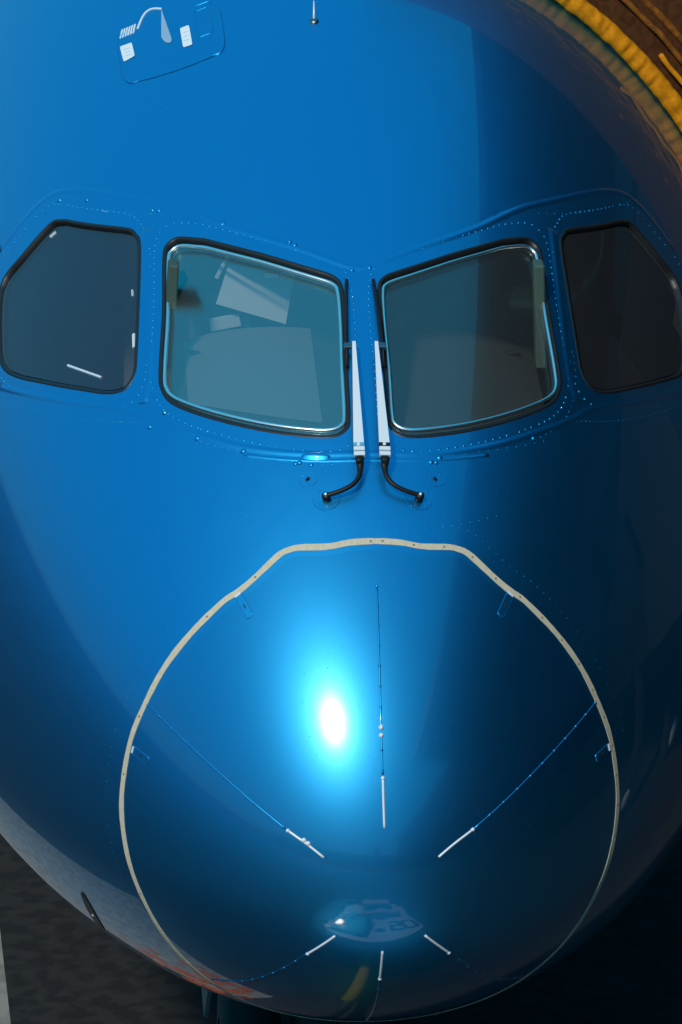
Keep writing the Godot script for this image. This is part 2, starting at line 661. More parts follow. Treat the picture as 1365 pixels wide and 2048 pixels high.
func make_diverters(radome: Node) -> void:
	var lines := [
		[[0.0, 1.405, 0.0, 1.166, 0.001, 0.830, 0.006, 0.650], [0.006, 0.650, 0.008, 0.550, 0.012, 0.420]],
		[[-1.105, 0.735, -0.792, 0.574, -0.447, 0.378], [-0.447, 0.378, -0.35, 0.325, -0.263, 0.266]],
		[[1.105, 0.735, 0.792, 0.574, 0.447, 0.378], [0.447, 0.378, 0.35, 0.325, 0.263, 0.266]],
		[[-0.343, -0.250, -0.60, -0.56, -0.80, -0.72], [-0.343, -0.253, -0.208, -0.113]],
		[[0.343, -0.250, 0.60, -0.56, 0.80, -0.72], [0.343, -0.253, 0.208, -0.113]],
		[[0.012, -0.398, 0.01, -0.70, 0.0, -0.95], [0.012, -0.398, 0.014, -0.198]],
	]
	for l in lines:
		var dark := resample(lift_line(smooth_open(pairs(l[0]), 12)), 0.03)
		var st := begin()
		strip(st, dark, round_section(0.010, 0.004))
		var d := build("lightning_strip", st, M.paint, radome)
		var studs := begin()
		for q in resample(dark, 0.105):
			dome(studs, q + norm(q) * 0.002, norm(q), 0.0075, 0.005, 8)
		build("stud", studs, M.paint, d).set_meta("kind", "stuff")
		var tip := begin()
		strip(tip, resample(lift_line(smooth_open(pairs(l[1]), 8)), 0.02), round_section(0.013, 0.006))
		build("metal_tip", tip, M.bright, d)
		var e := lift(l[1][0], l[1][1], 0.002)
		var ball := begin()
		dome(ball, e, norm(e), 0.010, 0.008, 10)
		build("end_screw", ball, M.bright, d)
	for p in [[0.001, 0.830], [0.001, 0.862], [-0.352, 0.333], [-0.372, 0.345]]:
		var blob := begin()
		var q := lift(p[0], p[1], 0.0)
		dome(blob, q, norm(q), 0.013, 0.012, 12)
		build("strip_rivet", blob, M.bright, radome)

func make_wipers() -> void:
	for sg: float in [-1.0, 1.0]:
		var base := Vector2(sg * 0.060, 1.90)
		var top := Vector2(sg * 0.064, 2.235)
		var a := lift(base.x, base.y - 0.03, 0.075)
		var b := lift(top.x, top.y - 0.02, 0.05)
		var up := norm(surf(base.x, base.y))
		var along := (b - a).normalized()
		var side := along.cross(up).normalized()
		up = side.cross(along)
		var arm := begin(true)
		var wa := 0.026
		var wb := 0.0085
		var s: float = -0.010 * sg
		var outline := PackedVector3Array([a - side * wa, a + side * wa, b + side * (wb + s), b - side * (wb - s)])
		prism(arm, outline, up * 0.016)
		var root := build("wiper_arm", arm, M.bright, plane_root)
		tag(root, "silver tapered wiper arm on the %s side of the centre post" % ("left" if sg < 0 else "right"))
		# folded lip along the arm
		var lip := begin(true)
		prism(lip, PackedVector3Array([a + side * sg * wa, a + side * sg * (wa + 0.004), b + side * (wb * sg + s) + side * sg * 0.003, b + side * (wb * sg + s)]), up * -0.03)
		build("arm_lip", lip, M.dark_metal, root)
		# clip with two pale bands
		for k in 3:
			var o := a - along * (0.012 + k * 0.030)
			var c := begin(true)
			prism(c, PackedVector3Array([o - side * (wa + 0.001) - along * 0.012, o + side * (wa + 0.001) - along * 0.012, o + side * (wa + 0.001) + along * 0.012, o - side * (wa + 0.001) + along * 0.012]), up * (0.017 + 0.004 * (k % 2)))
			build("clip_band", c, M.black if k == 0 and sg > 0 else (M.chrome if k == 0 else M.bright), root)
		var clip_bolt := begin()
		dome(clip_bolt, a - along * 0.012 + up * 0.018, up, 0.010, 0.007, 10)
		build("clip_bolt", clip_bolt, M.bright, root)
		# bent lower arm down to the pivot
		var lower := begin()
		var pv := lift(sg * 0.226, 1.705, 0.0)
		var ctrl := [a - along * 0.078, a - along * 0.11, lift(sg * 0.058, 1.798, 0.066), lift(sg * 0.066, 1.768, 0.060), lift(sg * 0.098, 1.742, 0.054), lift(sg * 0.155, 1.722, 0.046), pv + norm(pv) * 0.038]
		var cv := Curve3D.new()
		for i in ctrl.size():
			var tan3: Vector3 = (ctrl[mini(i + 1, ctrl.size() - 1)] - ctrl[maxi(i - 1, 0)]) * 0.17
			cv.add_point(ctrl[i], -tan3, tan3)
		var pts := cv.tessellate(5, 2)
		var rings := []
		var run := 0.0
		for i in pts.size():
			if i > 0: run += pts[i].distance_to(pts[i - 1])
			rings.append(lerpf(0.025, 0.0125, smoothstep(-0.02, 0.11, run)))
		for i in pts.size() - 1:
			var t0 := (pts[mini(i + 1, pts.size() - 1)] - pts[maxi(i - 1, 0)]).normalized()
			var t1 := (pts[mini(i + 2, pts.size() - 1)] - pts[i]).normalized()
			var s0 := t0.cross(up).normalized()
			var s1 := t1.cross(up).normalized()
			for k in 10:
				var q := []
				for e in [[k, pts[i], s0, rings[i]], [k, pts[i + 1], s1, rings[i + 1]], [k + 1, pts[i + 1], s1, rings[i + 1]], [k + 1, pts[i], s0, rings[i]]]:
					var an: float = TAU * e[0] / 10.0
					q.append(e[1] + e[2] * cos(an) * e[3] + up * sin(an) * 0.012)
				quad(lower, q[0], q[1], q[2], q[3], q[0] + q[2] - pts[i] - pts[i + 1])
		build("lower_arm", lower, M.black, root)
		var boss := begin()
		tube(boss, PackedVector3Array([pv - norm(pv) * 0.01, pv + norm(pv) * 0.044]), 0.021, 14)
		dome(boss, pv + norm(pv) * 0.044, norm(pv), 0.021, 0.006, 14)
		build("pivot", boss, M.black, root)
		var bolt := begin()
		dome(bolt, pv + norm(pv) * 0.051, norm(pv), 0.0125, 0.010, 8)
		build("pivot_bolt", bolt, M.chrome, root)
		# blade parked along the inner edge of the glass
		var blade := begin(true)
		var bl := lift_line(PackedVector2Array([Vector2(sg * 0.068, 2.435), Vector2(sg * 0.079, 2.36), Vector2(sg * 0.087, 2.24), Vector2(sg * 0.092, 2.15)]), 0.006)
		strip(blade, resample(bl, 0.02), [Vector2(-0.010, 0), Vector2(-0.008, 0.018), Vector2(0.008, 0.018), Vector2(0.010, 0)])
		build("blade", blade, M.rubber, root)
		var spine := begin()
		var sp := PackedVector3Array([bl[0] + norm(bl[0]) * 0.012, bl[1] + norm(bl[1]) * 0.032 + Vector3(sg * -0.004, 0, 0), bl[2] + norm(bl[2]) * 0.042, bl[3] + norm(bl[3]) * 0.02])
		tube(spine, sp, 0.006, 6)
		build("blade_spine", spine, M.black, root)
		var br := begin(true)
		box(br, b + side * sg * 0.016 - up * 0.006 - along * 0.012, Vector3(0.05, 0.034, 0.024), Basis(side, along, up))
		build("blade_bracket", br, M.dark_metal, root)

func ring_dots(st: SurfaceTool, line: PackedVector3Array, step: float, r: float, h: float) -> void:
	for q in resample(line, step, true):
		if rng.randf() < 0.04: continue
		dome(st, q, norm(q), r * rng.randf_range(0.85, 1.1), h * rng.randf_range(0.6, 1.3), 7)

func make_skin_details(body: Node) -> void:
	# countersunk fasteners in rows round the windows and outside the seam
	var st := begin()
	for k in 4:
		ring_dots(st, lift_line(grow(holes[k], 0.046)), 0.047, 0.0080, 0.0030)
	for k in 2:
		ring_dots(st, lift_line(grow(holes[k], 0.090)).slice(0, 40), 0.047, 0.006, 0.0018)
	ring_dots(st, lift_line(grow(seam, 0.075)), 0.045, 0.0038, 0.0012)
	for row in [[-0.62, 1.60, 0.62, 1.60, 28], [-0.95, 2.78, -1.0, 3.0, 8], [0.35, 1.86, 0.9, 1.80, 12], [-0.35, 1.862, -0.9, 1.80, 12], [-1.05, 1.83, -1.85, 1.55, 34], [1.05, 1.83, 1.85, 1.55, 34], [-1.0, 2.53, -1.6, 2.36, 14], [1.0, 2.53, 1.6, 2.36, 14]]:
		for i in row[4]:
			var f: float = float(i) / (row[4] - 1)
			var q := surf(lerpf(row[0], row[2], f), lerpf(row[1], row[3], f))
			dome(st, q, norm(q), 0.0042, 0.0014, 7)
	build("rivet", st, M.paint, body).set_meta("kind", "stuff")
	# tiny specks of grit in the paint of the nose
	var grit := begin()
	for k in 260:
		var gx := rng.randfn(-0.15, 0.45)
		var gy := rng.randf_range(0.2, 1.7)
		if absf(gx) > 1.0: continue
		var q := surf(gx, gy)
		dome(grit, q, norm(q), rng.randf_range(0.0012, 0.003), rng.randf_range(0.0008, 0.0018), 6)
	build("paint_grit", grit, M.paint, body).set_meta("kind", "stuff")
	# larger domed fasteners and wet-looking blobs of sealant under paint
	for p in [[-1.002, 2.537], [-0.681, 2.563], [-0.320, 2.540], [-0.345, 2.548], [-0.623, 1.827], [-0.845, 1.826], [-1.002, 1.873], [-1.077, 1.802], [-1.035, 2.529], [-1.371, 2.454], [-1.516, 2.396], [0.345, 1.841], [0.845, 1.824], [-0.036, 2.473], [0.055, 2.481], [-0.351, 1.824], [-0.295, 1.822], [-0.37, 1.818], [0.325, 1.826], [0.300, 1.830]]:
		var b := begin()
		var q := surf(p[0], p[1])
		dome(b, q, norm(q), rng.randf_range(0.012, 0.017), rng.randf_range(0.006, 0.009), 12)
		build("fastener", b, M.paint, body)
	# doubler edges above and below the windows
	for e in [
		[[-1.84, 2.07, -1.52, 2.42, -1.0, 2.56, -0.62, 2.556, -0.30, 2.53, -0.05, 2.485, 0.05, 2.485, 0.30, 2.53, 0.62, 2.556, 1.0, 2.56, 1.52, 2.42, 1.84, 2.07], 0.03, 0.006],
		[[-1.84, 1.60, -1.57, 1.705, -1.22, 1.82, -1.07, 1.828, -0.845, 1.838, -0.616, 1.840, -0.25, 1.862, 0.0, 1.873, 0.25, 1.862, 0.616, 1.845, 0.845, 1.84, 1.07, 1.828, 1.22, 1.82, 1.57, 1.705, 1.84, 1.60], 0.028, 0.005],
		[[-0.62, 1.815, -0.30, 1.836, 0.0, 1.85, 0.30, 1.836, 0.62, 1.815], 0.014, 0.0035],
		[[-1.066, 2.46, -1.066, 2.25, -1.075, 2.0, -1.11, 1.86], 0.035, 0.005],
		[[1.066, 2.46, 1.066, 2.25, 1.075, 2.0, 1.11, 1.86], 0.035, 0.005],
	]:
		var r := begin()
		strip(r, resample(lift_line(smooth_open(pairs(e[0]), 8)), 0.03), bump_section(e[1] * 1.8, e[2] * 0.75, 9))
		build("doubler_edge", r, M.paint, body)
	# bead of sealant that flashes in the sun beneath the left windshield
	var bead := begin()
	strip(bead, resample(lift_line(smooth_open(pairs([-0.34, 1.848, -0.28, 1.853, -0.20, 1.856]), 8)), 0.012), bump_section(0.070, 0.0125, 13), false, true)
	build("sealant_bead", bead, M.paint, body)
	# rain nozzles and wiper pivot plates
	for sg: float in [-1.0, 1.0]:
		var q := surf(sg * 0.315, 1.770)
		var d := begin(true)
		disc(d, q, norm(q), 0.047, 0.0015)
		var plate := build("nozzle_plate", d, M.paint, body)
		var slot := begin()
		tube(slot, PackedVector3Array([q + norm(q) * 0.002 + Vector3(-0.006 * sg, 0.010, 0), q + norm(q) * 0.010 + Vector3(0.004 * sg, -0.012, 0)]), 0.007, 8)
		build("nozzle", slot, M.black, plate)
		for a in 3:
			var w := begin()
			var p := surf(q.x + 0.03 * cos(a * 2.1 + 0.5), q.y - TIP_Y + 0.022 * sin(a * 2.1 + 0.5))
			dome(w, p + norm(p) * 0.003, norm(p), 0.005, 0.003, 8)
			build("plate_screw", w, M.paint, plate)
		var g := surf(sg * 0.228, 1.708)
		var d2 := begin(true)
		disc(d2, g, norm(g), 0.068, 0.002)
		var pp := build("pivot_plate", d2, M.paint, body)
		for a in 4:
			var w := begin()
			var p := surf(g.x + 0.05 * cos(a * 1.57 + 0.7), g.y - TIP_Y + 0.035 * sin(a * 1.57 + 0.7))
			dome(w, p + norm(p) * 0.004, norm(p), 0.006, 0.003, 8)
			build("plate_screw", w, M.paint, pp)
	# dark oval with a pale dot low on the left cheek
	var oval := PackedVector2Array()
	for k in 24:
		var an := TAU * k / 24
		oval.append(Vector2(-1.36, -0.70) + Vector2(cos(an) * 0.022, sin(an) * 0.20).rotated(0.31))
	var ap := mesh_node("dark_oval", patch(oval, 0.04, 0.004).commit(), M.black, body)
	var eye := begin()
	var pe := surf(-1.36, -0.70)
	dome(eye, pe + norm(pe) * 0.004, norm(pe), 0.010, 0.004, 10)
	build("pale_dot", eye, M.bright, ap)
	# little blade aerial on the crown
	var ba := surf(-0.130, 3.235)
	var mast := begin()
	tube(mast, PackedVector3Array([ba, ba + Vector3(0.0, 0.10, -0.06)]), 0.008, 8, false, 0.003)
	var aerial := build("aerial", mast, M.bright, body)
	var foot := begin()
	dome(foot, ba, norm(ba), 0.028, 0.016, 12)
	build("aerial_foot", foot, M.dark_metal, aerial)

func rounded(c: PackedVector2Array, r: float) -> PackedVector2Array:
	return grow(grow(c, -r), r)

func make_hatch() -> void:
	var outline := rounded(pairs([-1.205, 3.010, -0.640, 3.262, -0.615, 3.105, -1.165, 2.880]), 0.05)
	var door := mesh_node("roof_hatch", patch(outline, 0.06, 0.002).commit(), M.paint, plane_root)
	var e := begin()
	strip(e, resample(lift_line(outline), 0.015, true), round_section(0.016, 0.007), true)
	build("hatch_rim", e, M.paint, door)
	for pl in [[-0.850, 3.128, -0.801, 3.148, -0.788, 3.092, -0.838, 3.073], [-1.176, 2.990, -1.111, 3.022, -1.097, 2.986, -1.157, 2.950]]:
		var ps := rounded(pairs(pl), 0.006)
		var plate := mesh_node("placard", patch(ps, 0.05, 0.0045).commit(), M.placard, door)
		for k in 3:
			var c := Vector2(pl[0], pl[1]).lerp(Vector2(pl[6], pl[7]), 0.3 + 0.2 * k)
			var d := Vector2(pl[2] - pl[0], pl[3] - pl[1])
			var t := begin(true)
			strip(t, lift_line(PackedVector2Array([c + d * 0.25, c + d * 0.75]), 0.0045), flat_section(0.003, 0.0012))
			build("print_line", t, M.faded, plate)
	# curved arrow: hatched tail, arc, and a faded pointer
	for k in 6:
		var a := Vector2(-1.172 + 0.014 * k, 3.016 + 0.0072 * k)
		var t := begin(true)
		strip(t, lift_line(PackedVector2Array([a, a + Vector2(0.012, 0.030)]), 0.003), flat_section(0.010, 0.0015))
		build("arrow_bar", t, M.placard, door)
	var arc := PackedVector2Array()
	for k in 13:
		var f := k / 12.0
		arc.append(Vector2(-1.078, 3.072).lerp(Vector2(-0.945, 3.165), f) + Vector2(-0.012, 0.020) * sin(f * PI))
	var at := begin(true)
	strip(at, lift_line(arc, 0.003), flat_section(0.012, 0.0015))
	build("arc_arrow", at, M.placard, door)
	var tear := PackedVector2Array([Vector2(-0.945, 3.165)])
	for k in 9:
		var an := PI + 0.3 + k / 8.0 * (PI * 0.95)
		tear.append(Vector2(-0.925, 3.085) + Vector2(cos(an) * 0.028, sin(an) * 0.016))
	mesh_node("pointer", patch(tear, 0.05, 0.004).commit(), M.faded, door)
	var hand := rounded(pairs([-0.775, 3.190, -0.690, 3.225, -0.675, 3.150, -0.758, 3.118]), 0.015)
	var hs := begin()
	strip(hs, resample(lift_line(hand, 0.002), 0.012, true), round_section(0.006, 0.0025), true)
	build("handle_cover_edge", hs, M.paint, door)

func make_cockpit() -> void:
	# lining inside the skin, open at the windows
	var st := begin()
	var ts := []
	for i in 44:
		ts.append(1.15 + i * 0.09)
	for i in ts.size() - 1:
		for j in range(-24, 24):
			var a := j * TAU / 96.0
			var b := (j + 1) * TAU / 96.0
			var v := [around(ts[i], a), around(ts[i], b), around(ts[i + 1], b), around(ts[i + 1], a)]
			var cover := PackedVector2Array()
			for q in v: cover.append(Vector2(q.x, q.y - TIP_Y))
			var hit := false
			for h in holes:
				if not Geometry2D.intersect_polygons(cover, grow(h, 0.02)).is_empty(): hit = true
			if hit: continue
			for k in 4: v[k] -= norm(v[k]) * 0.10
			quad(st, v[0], v[1], v[2], v[3], Vector3(0, 1.5 + TIP_Y, v[0].z) - v[0])
	var lining := build("cockpit_lining", st, M.interior, plane_root)
	add_box("cockpit_floor", Vector3(0, TIP_Y + 0.9, -3.4), Vector3(2.4, 0.05, 2.6), M.interior, plane_root)
	add_box("cockpit_bulkhead", Vector3(0, TIP_Y + 1.4, -4.85), Vector3(2.3, 2.6, 0.06), M.interior, plane_root)
	# glareshield: a curved hood behind the windshields, one hump on each side
	for sg: float in [-1.0, 1.0]:
		var g := begin()
		var rows := []
		for i in 9:
			var row := []
			var d := i / 8.0
			for j in 15:
				var x: float = sg * (0.02 + j * 0.066)
				var y := 1.80 + 0.22 * sqrt(maxf(0.0, 1.0 - pow((absf(x) - 0.40) / 0.62, 2.0))) * (0.35 + 0.65 * d)
				var zf := surf(x, 1.92).z - 0.12
				row.append(Vector3(x, TIP_Y + y, lerpf(zf, -2.95, d)))
			rows.append(row)
		for i in 8:
			for j in 14:
				quad(g, rows[i][j], rows[i][j + 1], rows[i + 1][j + 1], rows[i + 1][j], Vector3.UP)
		for j in 14:
			quad(g, rows[8][j], rows[8][j + 1], rows[8][j + 1] - Vector3(0, 0.35, -0.1), rows[8][j] - Vector3(0, 0.35, -0.1), Vector3(0, 0, -1))
		var hood := build("glareshield", g, M.glare, plane_root)
		if sg < 0.0:   # paler sheet paints in the sunlit hood behind the left windshield
			var ch := begin(true)
			for i in range(1, 8):
				for j in range(3, 13):
					var up := Vector3(0, 0.008, 0)
					quad(ch, rows[i][j] + up, rows[i][j + 1] + up, rows[i + 1][j + 1] + up, rows[i + 1][j] + up, Vector3.UP)
			build("sunlit_hood_patch", ch, M.sunlit_hood, hood)
		add_box("defog_grille", Vector3(sg * 0.32, TIP_Y + 1.86, surf(0.32, 1.93).z - 0.17), Vector3(0.26, 0.03, 0.05), M.black, hood)
		add_box("glareshield_edge", Vector3(sg * 0.78, TIP_Y + 1.94, -2.75), Vector3(0.16, 0.02, 0.03), M.black, hood, Basis(Vector3(0, 0, 1), sg * 0.22))
		# seat with headrest
		var seat := add_box("pilot_seat", Vector3(sg * 0.56, TIP_Y + 1.45, -3.75), Vector3(0.52, 1.0, 0.14), M.seat, plane_root, Basis(Vector3.RIGHT, -0.2))
		add_box("headrest", Vector3(sg * 0.56, TIP_Y + 2.10, -3.80), Vector3(0.30, 0.22, 0.10), M.seat, seat, Basis(Vector3.RIGHT, -0.2))
		# window post trim
		add_box("post_trim", Vector3(sg * 0.955, TIP_Y + 2.17, -2.72), Vector3(0.055, 0.56, 0.12), M.trim, plane_root, Basis(Vector3(0, 0, 1), sg * 0.05))
	# one folded-down shade and loose papers, seen through the left windshield only
	var shade := begin(true)
	prism(shade, PackedVector3Array([Vector3(-0.71, TIP_Y + 2.14, -3.0), Vector3(-0.345, TIP_Y + 2.03, -3.0), Vector3(-0.300, TIP_Y + 2.28, -3.08), Vector3(-0.645, TIP_Y + 2.33, -3.08)]), Vector3(0, 0, 0.012))
	var sv := build("sun_shade", shade, M.pale, plane_root)
	add_box("shade_clip", Vector3(-0.42, TIP_Y + 2.285, -3.03), Vector3(0.07, 0.025, 0.02), M.white, sv)
	add_box("shade_arm", Vector3(-0.66, TIP_Y + 2.36, -3.05), Vector3(0.02, 0.22, 0.02), M.pale, sv, Basis(Vector3(0, 0, 1), -0.45))
	add_box("clipboard", Vector3(-0.66, TIP_Y + 2.02, -3.05), Vector3(0.16, 0.07, 0.012), M.pale, plane_root, Basis(Vector3(0, 0, 1), 0.2))
	add_box("clipboard", Vector3(-0.55, TIP_Y + 2.03, -3.10), Vector3(0.10, 0.08, 0.012), M.trim, plane_root, Basis(Vector3(0, 0, 1), -0.5))
	add_box("overhead_panel", Vector3(0, TIP_Y + 2.66, -3.9), Vector3(0.8, 0.06, 0.6), M.seat, plane_root, Basis(Vector3.RIGHT, 0.45))

func make_nose_gear() -> void:
	var s := begin()
	tube(s, PackedVector3Array([Vector3(0, 0.5, -5.6), Vector3(0, 2.2, -5.5)]), 0.11, 16)
	var leg := build("nose_gear_leg", s, M.gear, plane_root)
	var drag := begin()
	tube(drag, PackedVector3Array([Vector3(0, 1.1, -5.5), Vector3(0, 2.1, -4.5)]), 0.05, 10)
	build("drag_strut", drag, M.gear, leg)
	var ax := begin()
	tube(ax, PackedVector3Array([Vector3(-0.42, 0.5, -5.6), Vector3(0.42, 0.5, -5.6)]), 0.07, 12)
	build("axle", ax, M.dark_metal, leg)
	for sg: float in [-1.0, 1.0]:
		wheel("nose_wheel", Vector3(sg * 0.36, 0.5, -5.6), 0.5, 0.36, plane_root)
		add_box("gear_door", Vector3(sg * 0.62, 1.72, -5.4), Vector3(0.03, 0.75, 1.9), M.gear, plane_root, Basis(Vector3(0, 0, 1), sg * 0.12))

# ------------------------------------------------------------------ ground and things round the aircraft
func sheet(called: String, poly: Array, y: float, m: Material) -> MeshInstance3D:
	var st := begin(true)
	var p := pairs(poly)
	var idx := Geometry2D.triangulate_polygon(p)
	for k in range(0, idx.size(), 3):
		tri(st, Vector3(p[idx[k]].x, y, p[idx[k]].y), Vector3(p[idx[k + 1]].x, y, p[idx[k + 1]].y), Vector3(p[idx[k + 2]].x, y, p[idx[k + 2]].y), Vector3.UP)
	var o := build(called, st, m, self)
	tag(o, "", "", "", "structure")
	return o

func make_ground() -> void:
	tag(sheet("apron", [-600, -600, 600, -600, 600, 600, -600, 600], 0.0, M.asphalt), "dark asphalt apron under and in front of the airliner")
	tag(sheet("concrete_taxilane", [-7.4, -60, -4.46, -60, -1.77, -6.6, -0.9, -5.2, -0.9, -3.4, -4.6, -3.4], 0.004, M.concrete), "pale concrete paving beside the darker asphalt, lower left corner")

func make_markings() -> void:
	var st := begin(true)
	for k in 48:
		var c := Vector2(rng.randf_range(-2.0, -0.8), rng.randf_range(-6.3, -3.6))
		var pts := PackedVector2Array()
		var l := rng.randf_range(0.04, 0.22)
		for j in 11:
			var a := TAU * j / 11
			pts.append(c + Vector2(cos(a) * l * rng.randf_range(0.3, 0.7), sin(a) * l * rng.randf_range(0.8, 1.6)))
		var y := 0.008 + 0.0003 * k
		for j in 11:
			tri(st, Vector3(c.x, y, c.y), Vector3(pts[j].x, y, pts[j].y), Vector3(pts[(j + 1) % 11].x, y, pts[(j + 1) % 11].y), Vector3.UP)
	tag(build("worn_apron_paint", st, M.redmark, self), "flaking red orange apron paint, mirrored along the lower left edge of the nose", "", "", "structure")

func make_tow_tractor() -> void:
	var t := thing("tow_tractor", Vector3(0, 0, 0), "white aircraft tow tractor with a large number on its deck, mirrored in the blue nose", "tow tractor")
	# low white body with a gently bowed front edge
	var top := 2.0
	var outline := PackedVector3Array()
	for k in 13:
		var f := k / 12.0 * 2.0 - 1.0
		outline.append(Vector3(f * 1.62, 0.55, 1.35 + 0.75 * f * f))
	outline.append(Vector3(1.72, 0.55, 5.4))
	outline.append(Vector3(-1.72, 0.55, 5.4))
	var st := begin(true)
	prism(st, outline, Vector3(0, top - 0.55, 0))
	var body := build("tractor_body", st, M.white, t)
	# raised rear deck and low cab roof
	add_box("rear_deck", Vector3(0.0, top + 0.10, 4.7), Vector3(2.5, 0.24, 1.1), M.white, t)
	add_box("cab_roof", Vector3(0.05, top + 0.42, 5.0), Vector3(1.5, 0.10, 0.7), M.white, t)
	add_box("roof_post", Vector3(0.05, top + 0.28, 5.0), Vector3(0.5, 0.22, 0.4), M.darkgrey, t)
	# big tinted glass over the driver, tipped towards the nose
	var gl := begin(true)
	var tip := Basis(Vector3.RIGHT, 0.10)
	prism(gl, PackedVector3Array([Vector3(-1.36, top + 0.005, 1.95), Vector3(-0.18, top + 0.005, 1.62), Vector3(-0.05, top + 0.20, 3.55), Vector3(-1.36, top + 0.20, 3.55)]), Vector3(0, 0.03, 0))
	build("cab_glass", gl, M.window, t)
	# round filler cap
	var cap := begin()
	disc(cap, Vector3(0.17, top + 0.004, 2.28), Vector3.UP, 0.20, 0.02, 28)
	build("filler_cap", cap, M.black, t)
	# the number, as one reads it from the rear of the tractor
	var num := begin(true)
	var h := top + 0.004
	var x0 := 0.52
	var z0 := 2.15
	for b in [[0.0, 0.92, 0.46, 0.17], [0.34, 0.55, 0.15, 0.38], [0.0, 0.46, 0.49, 0.17], [0.0, 0.14, 0.15, 0.33], [0.0, 0.0, 0.52, 0.17]]:
		box(num, Vector3(x0 + b[0] + b[2] / 2, h, z0 + b[1] + b[3] / 2), Vector3(b[2], 0.012, b[3]))
	build("number_five", num, M.black, t)
	var zero := begin(true)
	for k in 24:
		var a := TAU * k / 24
		var b := TAU * (k + 1) / 24
		var c := Vector3(1.28, h + 0.006, 2.72)
		var e := func(an: float, r: float) -> Vector3: return c + Vector3(signf(cos(an)) * pow(absf(cos(an)), 0.6) * (0.29 - r), 0, signf(sin(an)) * pow(absf(sin(an)), 0.6) * (0.56 - r))
		quad(zero, e.call(a, 0.0), e.call(b, 0.0), e.call(b, 0.14), e.call(a, 0.14), Vector3.UP)
	build("number_zero", zero, M.black, t)
	add_box("bumper", Vector3(0, 0.75, 1.42), Vector3(2.2, 0.3, 0.12), M.darkgrey, t)
	for sx: float in [-1.0, 1.0]:
		for z: float in [2.6, 4.6]:
			wheel("wheel", Vector3(sx * 1.55, 0.5, z), 0.5, 0.4, t)
	# tow bar between tractor and nose wheels
	var bar := thing("tow_bar", Vector3(-0.08, 0.0, 0), "yellow tow bar from the tractor to the nose wheels", "tow bar")
	var tb := begin()
	tube(tb, PackedVector3Array([Vector3(0, 0.62, 1.2), Vector3(-0.02, 0.5, -2.0)]), 0.13, 14)
	build("bar_sleeve", tb, M.yellow, bar)
	var tb2 := begin()
	tube(tb2, PackedVector3Array([Vector3(-0.02, 0.5, -2.0), Vector3(0.06, 0.5, -5.1)]), 0.08, 12)
	build("bar_tube", tb2, M.black, bar)
	var collar := begin()
	tube(collar, PackedVector3Array([Vector3(0.0, 0.585, 0.62), Vector3(-0.001, 0.58, 0.42)]), 0.136, 14)
	build("bar_band", collar, M.black, bar)

func make_jet_bridge() -> void:
	var t := thing("jet_bridge", Vector3(5.0, 0, -6.5), "jet bridge with an orange edged folding canopy against the right side of the airliner", "jet bridge")
	# canopy folds follow the fuselage contour in planes just before the door
	var z0 := -5.62
	for k in 9:
		var d: float = [0.06, 0.17, 0.24, 0.31, 0.38, 0.47, 0.58, 0.70, 0.85][k]
		var line := PackedVector3Array()
		for i in range(0 if k != 1 else 22, 61):
			var phi := lerpf(0.12, 1.75, i / 60.0)
			var q := around(-z0, phi)
			var n := norm(q)
			n.z = 0.0
			n = n.normalized()
			var wob := 0.0 if k == 0 else 0.012 * sin(i * 2.3 + k * 1.7) + 0.009 * sin(i * 5.1 + k)
			line.append(q + n * (d + wob * (0.4 if k > 0 else 0.3)) + Vector3(0, 0, -0.06 * k + wob) - t.position)
		var st := begin()
		if k == 0:
			# padded bumper: a fat soft roll, pinched at its stitches
			var crease := FastNoiseLite.new()
			crease.seed = 9
			crease.frequency = 0.11
			var rings := []
			var fine := resample(line, 0.018)
			for i in fine.size():
				var q := fine[i] + t.position
				var n := norm(Vector3(q.x, q.y, z0))
				n.z = 0
				n = n.normalized()
				var r := 0.056 + 0.007 * crease.get_noise_1d(i * 1.6)
				var ring := []
				for s in 12:
					var a := TAU * s / 12
					ring.append(fine[i] + n * cos(a) * r + Vector3(0, 0, 1) * sin(a) * (r * 0.7 + 0.026 * crease.get_noise_2d(i * 2.6, s * 0.8 + 40.0)))
				rings.append(ring)
			for i in rings.size() - 1:
				for s in 12:
					quad(st, rings[i][s], rings[i + 1][s], rings[i + 1][(s + 1) % 12], rings[i][(s + 1) % 12], rings[i][s] + rings[i + 1][s] - fine[i] - fine[i + 1])
			build("canopy_bumper", st, M.orange, t)
		else:
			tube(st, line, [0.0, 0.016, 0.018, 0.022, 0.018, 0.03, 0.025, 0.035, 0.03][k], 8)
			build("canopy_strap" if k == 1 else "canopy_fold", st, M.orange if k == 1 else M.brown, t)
	# canvas between the folds
	var cv := begin()
	for i in 60:
		var v := []
		for e in [[i, 0.05, 0.02], [i + 1, 0.05, 0.02], [i + 1, 1.0, -0.40], [i, 1.0, -0.40]]:
			var q := around(-z0, lerpf(0.12, 1.75, e[0] / 60.0))
			var n := norm(q)
			n.z = 0
			v.append(q + n.normalized() * e[1] + Vector3(0, 0, e[2] - 0.09) - t.position)
		quad(cv, v[0], v[1], v[2], v[3], Vector3(0, 0, 1))
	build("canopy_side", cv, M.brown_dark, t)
	# cab, tunnel and legs
	add_box("cab", Vector3(2.2, 5.6, -1.6), Vector3(3.6, 3.6, 3.6), M.darkgrey, t)
	add_box("cab_floor", Vector3(0.9, 3.9, -1.6), Vector3(5.0, 0.3, 3.2), M.darkgrey, t)
	add_box("tunnel", Vector3(12.0, 5.4, -1.2), Vector3(17.0, 3.0, 2.8), M.wall, t)
	for sz: float in [-1.0, 1.0]:
		add_box("support_leg", Vector3(6.0, 2.0, -1.2 + sz * 1.2), Vector3(0.4, 4.0, 0.4), M.darkgrey, t)
		wheel("drive_wheel", Vector3(6.0, 0.55, -1.2 + sz * 1.7), 0.55, 0.4, t)

